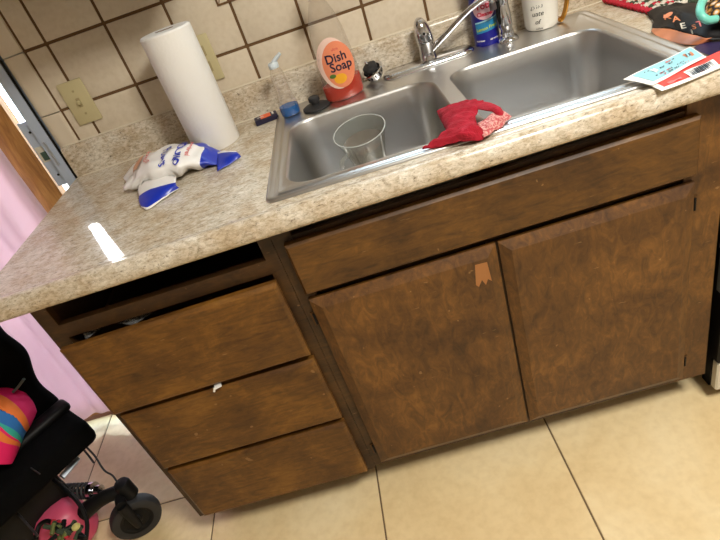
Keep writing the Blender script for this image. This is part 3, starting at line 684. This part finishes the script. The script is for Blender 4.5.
bm = BM(); sheet(bm, rows, 6); jiggle(bm, .0028, 60, 3); mod_solid(obj('pale_fold', bm, 'cloth_pink', rc, smooth='all'), .003)
rows = pz([[(472, 102, 0.9361), (473, 105, 0.9423), (475, 109, 0.9411)], [(482, 102, 0.9398), (483, 105, 0.9460), (483, 110, 0.9436)], [(493, 104, 0.9423), (492, 107, 0.9460), (490, 111, 0.9423)], [(501, 109, 0.9386), (499, 111, 0.9423), (496, 114, 0.9386)], [(504, 116, 0.9299), (502, 116, 0.9324), (499, 117, 0.9312)]])
bm = BM(); sheet(bm, rows, 6); jiggle(bm, .0015, 80, 6); mod_solid(obj('folded_corner', bm, 'cloth_red', rc, smooth='all'), .0025)

# ------------------------------------------------------------------ glass measuring cup in the left bowl
gc = thing('glass_cup', 'clear glass measuring cup with handle standing in the left sink bowl', 'glass cup', (.207, -.225, H - .1700), rot=(math.radians(11), math.radians(-3), 0))
bm = BM(); lathe(bm, [(.034, 0), (.037, .003), (.039, .02), (.046, .06), (.057, .105), (.0645, .128), (.0655, .130), (.064, .130), (.0555, .104), (.0445, .06), (.0365, .022), (.034, .010), (.008, .008)], 44); obj('cup', bm, 'glass', gc, smooth=True, local=True)
bm = BM(); tube(bm, [(.0648 * math.cos(2 * PI * i / 40), .0648 * math.sin(2 * PI * i / 40), .130) for i in range(41)], .0012, 6); obj('rim', bm, mat('glass_rim_highlight', (226, 230, 226), .15, 0, Transmission_Weight=.3), gc, smooth=True, local=True)  # pale ring added as the bright highlight along the rim
P = [(-.042, -.034, .098), (-.058, -.047, .099), (-.067, -.054, .086), (-.064, -.052, .055), (-.050, -.040, .035), (-.034, -.027, .034)]
bm = BM(); tube(bm, smoothpts(P, 5), .006, 10); obj('handle', bm, 'glass', gc, smooth=True, local=True)
cloudy = clear('cloudy_water', (244, 236, 226), .35, .06); cloud(cloudy, .07)
bm = BM(); lathe(bm, [(.0352, .0095), (.0370, .024), (.0440, .060), (.0525, .096)], 40); obj('water', bm, cloudy, gc, smooth=True, local=True)

# ------------------------------------------------------------------ right end of the counter: coupons, bag, mat
def flat(name, corners, mt, z, parent, t=.0006, curl=0):
    a, b, c_, d = [Vector((p[0], p[1], 0)) for p in corners]; bm = BM(); R = []
    for j in range(7):
        r = []
        for i in range(13):
            s, q = i / 12, j / 6; p = (a * (1 - s) + b * s) * (1 - q) + (d * (1 - s) + c_ * s) * q
            p.z = z + curl * ((2 * s - 1) ** 2) + .0008 * math.sin(s * 7 + q * 3); r.append(p)
        R.append(r)
    rings(bm, R, False); o = obj(name, bm, mt, parent); mod_solid(o, t); return o
def lerp4(c, s, q): return [(c[0][k] * (1 - s) + c[1][k] * s) * (1 - q) + (c[3][k] * (1 - s) + c[2][k] * s) * q for k in (0, 1)]
def sub(c, s0, s1, q0, q1): return [lerp4(c, s0, q0), lerp4(c, s1, q0), lerp4(c, s1, q1), lerp4(c, s0, q1)]
zc = H + .0085
c1 = [on(u, v, 2, zc)[:2] for u, v in ((645, 84), (740, 42), (752, 56), (662, 91))]
k1 = thing('red_coupon', 'red and white printed coupon with a barcode at the counter edge', 'coupon', (.78, -.57, H))
flat('paper', c1, 'white_paper', zc, k1)
pa = flat('red_print', sub(c1, .06, 1, .0, .80), 'coupon_red', zc + .0008, k1, .0002)
flat('barcode_field', sub(c1, .34, .66, .36, .95), 'white_paper', zc + .0012, k1, .0002)
for i in range(14): flat('barcode_bar', sub(c1, .37 + i * .0185, .37 + i * .0185 + (.009 if i % 3 else .013), .42, .82), 'grey_ink', zc + .0015, k1, .0002)
flat('price_print', sub(c1, .12, .27, .62, .74), 'bag_red', zc + .0015, k1, .0002)
c2 = [on(u, v, 2, zc + .004)[:2] for u, v in ((623, 79.5), (690, 47), (706, 57), (652, 85.5))]
k2 = thing('cyan_coupon', 'pale blue printed coupon lying on the red coupon over the sink edge', 'coupon', (.76, -.53, H + .01))
flat('paper', c2, 'white_paper', zc + .004, k2)
flat('blue_print', sub(c2, .10, .985, .06, .86), 'coupon_cyan', zc + .0048, k2, .0002)
rnd = random.Random(3)
for i in range(22):
    s = rnd.uniform(.2, .72); q = rnd.choice((.22, .36, .5, .64, .76)); flat('text_print', sub(c2, s, s + rnd.uniform(.02, .08), q, q + .05), rnd.choice(('grey_ink', 'grey_ink', 'bag_red')), zc + .0053, k2, .0002)
flat('picture_print', sub(c2, .80, .92, .30, .62), 'bag_orange', zc + .0053, k2, .0002)
flat('picture_print', sub(c2, .82, .88, .36, .56), 'grey_ink', zc + .0057, k2, .0002)
flat('white_print', sub(c2, .30, .36, .25, .5), 'white_paper', zc + .0057, k2, .0002)
# black snack bag
sb2 = thing('black_snack_bag', 'crinkled black snack bag with orange lower edge on the right counter', 'snack bag', (.95, -.4, H))
rows = pz([[(646, 12, .918), (651, 20, .918), (653, 28, .918)], [(660, 6, .932), (664, 14, .936), (668, 29, .926)], [(680, 3, .944), (682, 14, .948), (686, 33, .928)], [(702, 2, .948), (702, 16, .950), (706, 38, .926)], [(730, -2, .942), (728, 18, .940), (728, 40, .918)]])
bm = BM(); sheet(bm, rows, 6); jiggle(bm, .0045, 40, 2)
for v in bm.verts: v.co.z = max(v.co.z, H + .002)
mod_solid(obj('bag_body', bm, 'bag_black', sb2, smooth='all'), .0008)
rows = pz([[(653, 28, .9185), (651, 31, .917)], [(668, 29, .927), (662, 39, .9165)], [(686, 33, .929), (680, 44, .9165)], [(706, 38, .927), (697, 45, .9165)], [(713, 37, .924), (711, 41, .9165)]])
bm = BM(); sheet(bm, rows, 6); jiggle(bm, .0012, 50, 7)
for v in bm.verts: v.co.z = max(v.co.z, H + .0015)
mod_solid(obj('orange_edge', bm, 'bag_orange', sb2, smooth='all'), .0008)
for s, u, v, z, mt, sz in (('A', 676, 19, .951, 'bag_orange', .020), ('K', 667, 17, .945, 'bag_orange', .020), ('E', 683, 26, .946, 'mat_white', .020), ('S', 694, 27, .946, 'bag_orange', .016), ('T', 700, 24, .951, 'bag_red', .02), ('I', 692, 32, .940, 'mat_white', .016)):
    p = on(u, v, 2, z + .004); bm = text_bm(s, sz, .0004); warp(bm, lambda a, b, p=p: p + Vector((a * .9 + b * .3, b * .9 - a * .3, b * .45))); obj('lettering', bm, mt, sb2)
p0 = on(668, 15, 2, .953)
bm = ellipse_bm(.009, .005); warp(bm, lambda a, b: p0 + Vector((a, b, a * .3 + b * .4))); obj('flame_print', bm, 'bag_orange', sb2)
# folded purple packet under the bag
pp = [on(u, v, 2, H + .003)[:2] for u, v in ((694, 47), (735, 28), (760, 45), (706, 58))]
k3 = thing('purple_leaflet', 'dark purple leaflet under the black snack bag by the coupons', 'leaflet', (.87, -.5, H))
flat('paper', pp, 'bag_purple', H + .0022, k3, .001)
# teal hooped pouch
tp = thing('floral_pouch', 'small floral pouch with a teal loop handle at the right picture edge', 'pouch', (1.02, -.33, H))
pts = smoothpts([on(u, v, 2, z) for u, v, z in ((716, -8, .985), (706, -3, .988), (700.5, 6, .985), (701, 15, .976), (708, 20, .966), (716, 19, .962))], 6)
bm = BM(); tube(bm, pts, .0072, 12); obj('handle', bm, 'teal', tp, smooth='all')
rows = pz([[(717, 22, .945), (717, 14, .952), (718, 4, .955)], [(726, 24, .945), (726, 12, .958), (727, 0, .958)], [(740, 20, .945), (742, 8, .955), (742, -4, .95)]])
mp_ = mat('floral_cloth', (90, 60, 50), .8); vo = nd(mp_, 'ShaderNodeTexVoronoi'); vo.inputs['Scale'].default_value = 90; lk(mp_, coords(mp_), vo.inputs['Vector'])
setc(mp_, ramp(mp_, vo.outputs['Distance'], [(.2, (226, 200, 190)), (.35, (214, 150, 60)), (.6, (40, 28, 30))]))
bm = BM(); sheet(bm, rows, 6); jiggle(bm, .003, 50, 5); mod_solid(obj('pouch_body', bm, mp_, tp, smooth='all'), .03, -1)
# crocheted mat
cm = thing('crochet_mat', 'red, white and green crocheted mat lying at the back of the counter', 'mat', (1.06, -.14, H))
q = [on(603, 2, 2, H + .004), on(647, 13, 2, H + .004)]
dx = (Vector(q[1]) - Vector(q[0])); dx.z = 0; L_ = dx.length; dx.normalize(); dy = Vector((-dx.y, dx.x, 0))
if dy.x < 0: dy = -dy
O = Vector((q[0].x, q[0].y, H + .006)) + dx * .005
def strip(name, a0, a1, b0, b1, mt, par, seed):
    bm = BM(); R = []; na = max(4, int((a1 - a0) / .004)); nb = max(3, int((b1 - b0) / .004))
    for j in range(nb + 1):
        R.append([O + dx * (a0 + (a1 - a0) * i / na) + dy * (b0 + (b1 - b0) * j / nb) + Vector((0, 0, .0028 * math.sin(i * 1.6 + j * 1.6 + seed))) for i in range(na + 1)])
    rings(bm, R, False); return mod_solid(obj(name, bm, mt, par, smooth='all'), .005)
strip('red_border', -.01, L_, .0, .016, 'mat_red', cm, 0)
rnd = random.Random(5)
for r in range(6):
    a = -.01
    b0 = .016 + r * .016
    k = 0
    while a < L_ + .005 * r:
        w = rnd.uniform(.012, .022); strip('crochet_row', a, a + w, b0, b0 + .016, ('mat_white', 'mat_green', 'mat_white', 'mat_red')[k % 4 if r % 2 == 0 else (k * 3 + 1) % 4], cm, k); a += w; k += 1

# ------------------------------------------------------------------ dishwasher at the right
dw = thing('dishwasher', 'white and black dishwasher edge right of the sink doors', 'dishwasher', (1.17, -.3, 0))
obj('tub', boxes(((.876, -.595, .10), (1.47, -.03, .872))), 'black', dw)
obj('door_panel', box(BM(), (.872, -.622, .155), (1.47, -.595, .872), .004), 'black', dw)
obj('edge_trim', boxes(((.8655, -.612, .50), (.872, -.598, .872))), mat('pale_trim', (150, 152, 138), .4), dw)
obj('edge_trim', boxes(((.8675, -.610, .38), (.872, -.598, .50))), mat('grey_trim', (96, 100, 100), .4), dw)
obj('kick_plate', box(BM(), (.877, -.618, .05), (1.47, -.595, .148), .004), 'dw_white', dw)
for x in (.90, 1.40): obj('foot', boxes(((x, -.56, 0), (x + .03, -.53, .1))), 'black', dw)

# ------------------------------------------------------------------ small things on the drawers
tg = thing('white_tag', 'small white plastic tag stuck between the top two drawers', 'tag', on(216, 387, 1, -.64))
p = on(216, 387, 1, -.64)
obj('tag_strip', box(BM(), (-.004, -.004, -.003), (.012, .012, -.0015), .0004), 'white_paper', tg, local=True).rotation_euler = (0, 0, .3)
obj('tag_end', box(BM(), (-.005, -.0045, -.012), (-.0005, -.0028, .001), .0004), 'white_paper', tg, local=True).rotation_euler = (0, .5, 0)
pw = thing('plastic_wrap', 'crumpled clear plastic wrap poking out of the top drawer', 'plastic wrap', (-.44, -.575, .76))
bm = BM(); sheet(bm, [[Vector((-.47 + .035 * i, -.598 + .02 * j, .752 + .012 * ((i * 7 + j * 5) % 3) + (.006 if j == 1 else 0))) for i in range(6)] for j in range(4)], 4); jiggle(bm, .004, 70, 1)
mod_solid(obj('film', bm, mat('crinkled_film', (200, 200, 200), .15, 0, Transmission_Weight=.7, Alpha=.5), pw, smooth=True), .0004)

# ------------------------------------------------------------------ power wheelchair
wc = thing('power_wheelchair', 'black power wheelchair with pink shroud and caster wheel left of the cabinet', 'wheelchair', (-1.0, -.42, 0))
E1 = Vector((-.67, -.74, 0)).normalized(); E2 = Vector((-.74, .67, 0)).normalized()
def obox(o, l1, l2, z0, z1, bev=.02, seg=3):
    bm = box(BM(), (0, 0, z0), (l1, l2, z1), bev, seg)
    for v in bm.verts: v.co = Vector(o) + E1 * v.co.x + E2 * v.co.y + Vector((0, 0, v.co.z))
    bmesh.ops.recalc_face_normals(bm, faces=bm.faces[:]); return bm
obj('seat_cushion', obox((-.735, -.440, 0), .50, .44, .33, .41, .022), 'black_fabric', wc, smooth=True)
# backrest
bm = BM(); R = []
for k in range(13):
    z = .37 + .40 * k / 12; w = .012 * math.sin(k * 1.1)
    x1 = -.885 + .055 * k / 12 + w * .6; y0 = -.33 + .01 * math.cos(k)
    R.append([(x, y, z) for x, y in ((x1, y0 - .035), (x1 + .008, y0), (x1, y0 + .04), (x1 - .2, y0 + .07), (x1 - .48, y0 + .06), (x1 - .48, y0 - .03), (x1 - .2, y0 - .06))])
rings(bm, R, True, True, True); bk = obj('backrest', bm, 'black_fabric', wc, smooth='all'); md = bk.modifiers.new('round', 'SUBSURF'); md.levels = md.render_levels = 2
bm = BM(); tube(bm, smoothpts([on(u, v, 1, -.40) for u, v in ((13, 392), (18, 387), (24, 379))], 4), .0035, 8); obj('zip', bm, mat('zip_grey', (70, 80, 76), .5), wc, smooth=True)
obj('armrest_pad', obox((-.80, -.37, 0), .20, .05, .405, .432, .012), 'black', wc, smooth=True)
# chassis under the seat
obj('chassis', obox((-.90, -.47, 0), .36, .34, .10, .318, .012), 'black', wc, smooth=True)
bm = BM(); tube(bm, [on(u, v, 2, z) for u, v, z in ((0, 494, .30), (38, 536, .26))], .003, 8); obj('cable', bm, 'spring', wc, smooth=True)
bm = BM(); tube(bm, [on(u, v, 2, z) for u, v, z in ((16, 458, .405), (40, 474, .405))], .002, 8); obj('seam_piping', bm, 'rubber', wc, smooth=True)
# pink shroud
bm = BM(); lathe(bm, [(.02, 0), (.075, .002), (.088, .02), (.090, .07), (.078, .115), (.05, .135), (.012, .142)], 32, sx=.9, sy=.78)
pc = on(58, 518, 2, .16)
for v in bm.verts: v.co = Vector((pc.x, pc.y, .065)) + v.co
sh = obj('shroud', bm, 'pink_plastic', wc, smooth=True)
bm = BM(); tube(bm, smoothpts([on(u, v, 2, z) for u, v, z in ((36, 540, .22), (39, 526, .23), (48, 521, .235), (60, 528, .23))], 5), .006, 8); obj('cable', bm, 'black', wc, smooth=True)
bm = BM(); tube(bm, smoothpts([on(u, v, 2, z) for u, v, z in ((52, 478, .27), (66, 490, .27), (80, 505, .25), (87, 522, .22), (86, 540, .20))], 5), .0055, 8); obj('cable', bm, 'black', wc, smooth=True)
bm = BM(); tube(bm, smoothpts([on(u, v, 2, z) for u, v, z in ((82, 443, .33), (94, 455, .28), (104, 470, .24), (113, 476, .21), (120, 487, .19))], 5), .0028, 8); obj('cable', bm, 'rubber', wc, smooth=True)
bm = BM(); tube(bm, smoothpts([on(u, v, 2, z) for u, v, z in ((80, 445, .33), (88, 455, .29), (94, 463, .27))], 5), .0028, 8); obj('cable', bm, 'rubber', wc, smooth=True)
# connector cluster on the shroud
rnd = random.Random(11)
for i in range(26):
    u, v = 50 + rnd.uniform(0, 34), 524 + rnd.uniform(0, 16); p = on(u, v, 2, .235 + rnd.uniform(-.01, .01))
    a = rnd.uniform(0, 6.3); q = Vector((math.cos(a), math.sin(a), rnd.uniform(-.3, .6))) * .014
    bm = BM(); tube(bm, [p - q, p + q], .006, 8); obj('connector', bm, ('mat_green', 'black', 'lime_dull', 'black', 'mat_red')[i % 5], wc, smooth=True)
bm = BM(); lathe(bm, [(.009, -.004), (.011, 0), (.009, .005), (.004, .007)], 18, on(76, 527, 2, .25)); obj('brass_knob', bm, mat('pale_brass', (206, 196, 120), .4), wc, smooth=True)
# spring shock
A_, B_ = on(60, 492, 2, .185), on(101, 490, 2, .185); dv = B_ - A_; Ls = dv.length; dv.normalize(); n1 = dv.cross(Vector((0, 0, 1))).normalized(); n2 = dv.cross(n1)
bm = BM(); tube(bm, [A_, B_], .007, 12); obj('shock_rod', bm, 'chrome', wc, smooth=True)
P = []
for i in range(97):
    t = i / 96; an = t * 6 * 2 * PI; P.append(A_ + dv * Ls * (.18 + .58 * t) + (n1 * math.cos(an) + n2 * math.sin(an)) * .020)
bm = BM(); tube(bm, P, .0042, 6); obj('spring', bm, 'rubber', wc, smooth=True)
for t0, t1, r in ((.14, .19, .024), (.76, .84, .024), (.90, 1.0, .015)):
    bm = BM(); tube(bm, [A_ + dv * Ls * t0, A_ + dv * Ls * t1], r, 16); obj('spring_collar', bm, 'chrome', wc, smooth=True)
# silver bracket
bm = BM(); a, b = on(62, 477, 2, .28), on(78, 458, 2, .28); tube(bm, [a, b], .011, 4); obj('bracket', bm, 'alu', wc)
# caster arm, fork and wheel
wcx = Vector((-.755, -.522, .072)); AXL = Vector((.42, -.86, .0)).normalized(); RW = .071
bm = BM(); P0, P1 = on(84, 512, 2, .15), on(126, 489, 2, .165); tube(bm, smoothpts([P0, (P0 + P1) / 2 + Vector((0, 0, .012)), P1], 5), [.026, .024, .023, .022, .021, .021, .020, .020, .020, .020, .020], 14); obj('caster_arm', bm, 'black', wc, smooth=True)
bm = BM(); lathe(bm, [(.020, -.03), (.024, -.026), (.024, .022), (.020, .03), (.008, .033)], 22, P1); obj('caster_pivot', bm, 'black', wc, smooth=True)
def wheelring(prof, seg=40):
    up = Vector((0, 0, 1)); sd = AXL.cross(up).normalized()
    R = [[wcx + AXL * w + (sd * math.cos(2 * PI * k / seg) + up * math.sin(2 * PI * k / seg)) * r for k in range(seg)] for r, w in prof]
    return R
cw = obj('caster_wheel', (lambda bm: (rings(bm, wheelring([(.046, -.019), (.060, -.021), (.068, -.017), (.071, -.008), (.071, .008), (.068, .017), (.060, .021), (.046, .019)]), True, False, False), bm)[1])(BM()), 'rubber', wc, smooth=True)
obj('hub', (lambda bm: (rings(bm, wheelring([(.012, -.018), (.014, -.017), (.017, -.013), (.036, -.012), (.040, -.016), (.047, -.017), (.047, .017), (.040, .016), (.036, .012), (.017, .013), (.014, .017), (.012, .018)]), True, True, True), bm)[1])(BM()), 'black', cw, smooth=True)
for s in (.030, -.030):
    bm = BM(); a = wcx + AXL * s; b = wcx + AXL * s * .8 + Vector((0, 0, .085)); tube(bm, [a - Vector((0, 0, .008)), a + Vector((0, 0, .04)), b], [.011, .014, .016], 10); obj('fork_leg', bm, 'black', wc, smooth=True)
bm = BM(); tube(bm, [wcx + AXL * -.027 + Vector((0, 0, .088)), wcx + AXL * .027 + Vector((0, 0, .088))], .015, 10); obj('fork_crown', bm, 'black', wc, smooth=True)
bm = BM(); tube(bm, [P1 + Vector((0, 0, -.025)), wcx + Vector((0, 0, .088))], .013, 10); obj('fork_stem', bm, 'black', wc, smooth=True)
# drive wheel further back so that the chair stands on the floor
for q_ in ((-1.12, -.62), (-1.30, -.28)):
    bm = BM(); R = [[Vector((q_[0], q_[1], .11)) + E2 * w + (E1 * math.cos(2 * PI * k / 32) + Vector((0, 0, 1)) * math.sin(2 * PI * k / 32)) * r for k in range(32)] for r, w in ((.03, -.03), (.1, -.03), (.11, -.02), (.11, .02), (.1, .03), (.03, .03))]
    rings(bm, R, True, True, True); obj('drive_wheel', bm, 'rubber', wc, smooth=True)
# rainbow bag on the seat
rb = thing('rainbow_bag', 'magenta bag with rainbow stripes lying on the wheelchair seat', 'bag', (-.93, -.44, .40))
rows = pz([[(-40, 382, .47), (-18, 384, .50), (0, 388, .505), (12, 392, .50), (21, 404, .48), (26, 413, .45)],
           [(-44, 392, .47), (-22, 396, .52), (-4, 402, .525), (6, 410, .515), (14, 420, .49), (18, 425, .455)],
           [(-46, 398, .47), (-24, 402, .52), (-8, 408, .525), (3, 416, .515), (11, 424, .49), (15, 429, .455)],
           [(-50, 412, .47), (-28, 416, .52), (-12, 422, .52), (-2, 427, .51), (6, 434, .49), (10, 439, .455)],
           [(-54, 422, .47), (-32, 426, .515), (-16, 431, .515), (-6, 437, .505), (3, 443, .48), (7, 446, .45)],
           [(-60, 440, .45), (-40, 446, .48), (-24, 452, .48), (-12, 458, .47), (-4, 462, .455), (0, 464, .44)]])
bm = BM(); sheet(bm, rows, 6)
def band(k):
    return (['magenta'] * 6 + ['r_orange'] * 6 + ['r_blue'] * 6 + ['r_teal'] * 3 + ['magenta'] * 1 + ['r_orange'] * 2 + ['magenta'] * 6)[min(k, 29)]
names = ['magenta', 'r_orange', 'r_blue', 'r_teal']
for k, f in enumerate(bm.faces): f.material_index = names.index(band(k // 30))
mod_solid(obj('bag_cloth', bm, None, rb, smooth='all', mats=names), .03, -1)

# wall cabinet above the counter (above the frame; it shades the upper left tiles)
uc = thing('wall_cabinet', 'dark wooden wall cabinet above the switch and paper towels', 'cabinet', (-.25, -.16, 1.39))
obj('carcass', boxes(((-.55, -.31, 1.39), (.0, -.001, 2.2))), 'wood_frame_shaded', uc)
for x0, x1 in ((-.545, -.28), (-.27, -.005)): obj('door', panel(BM(), x0, x1, 1.405, 2.19, -.331, -.312, .02, .01), 'wood_door', uc)
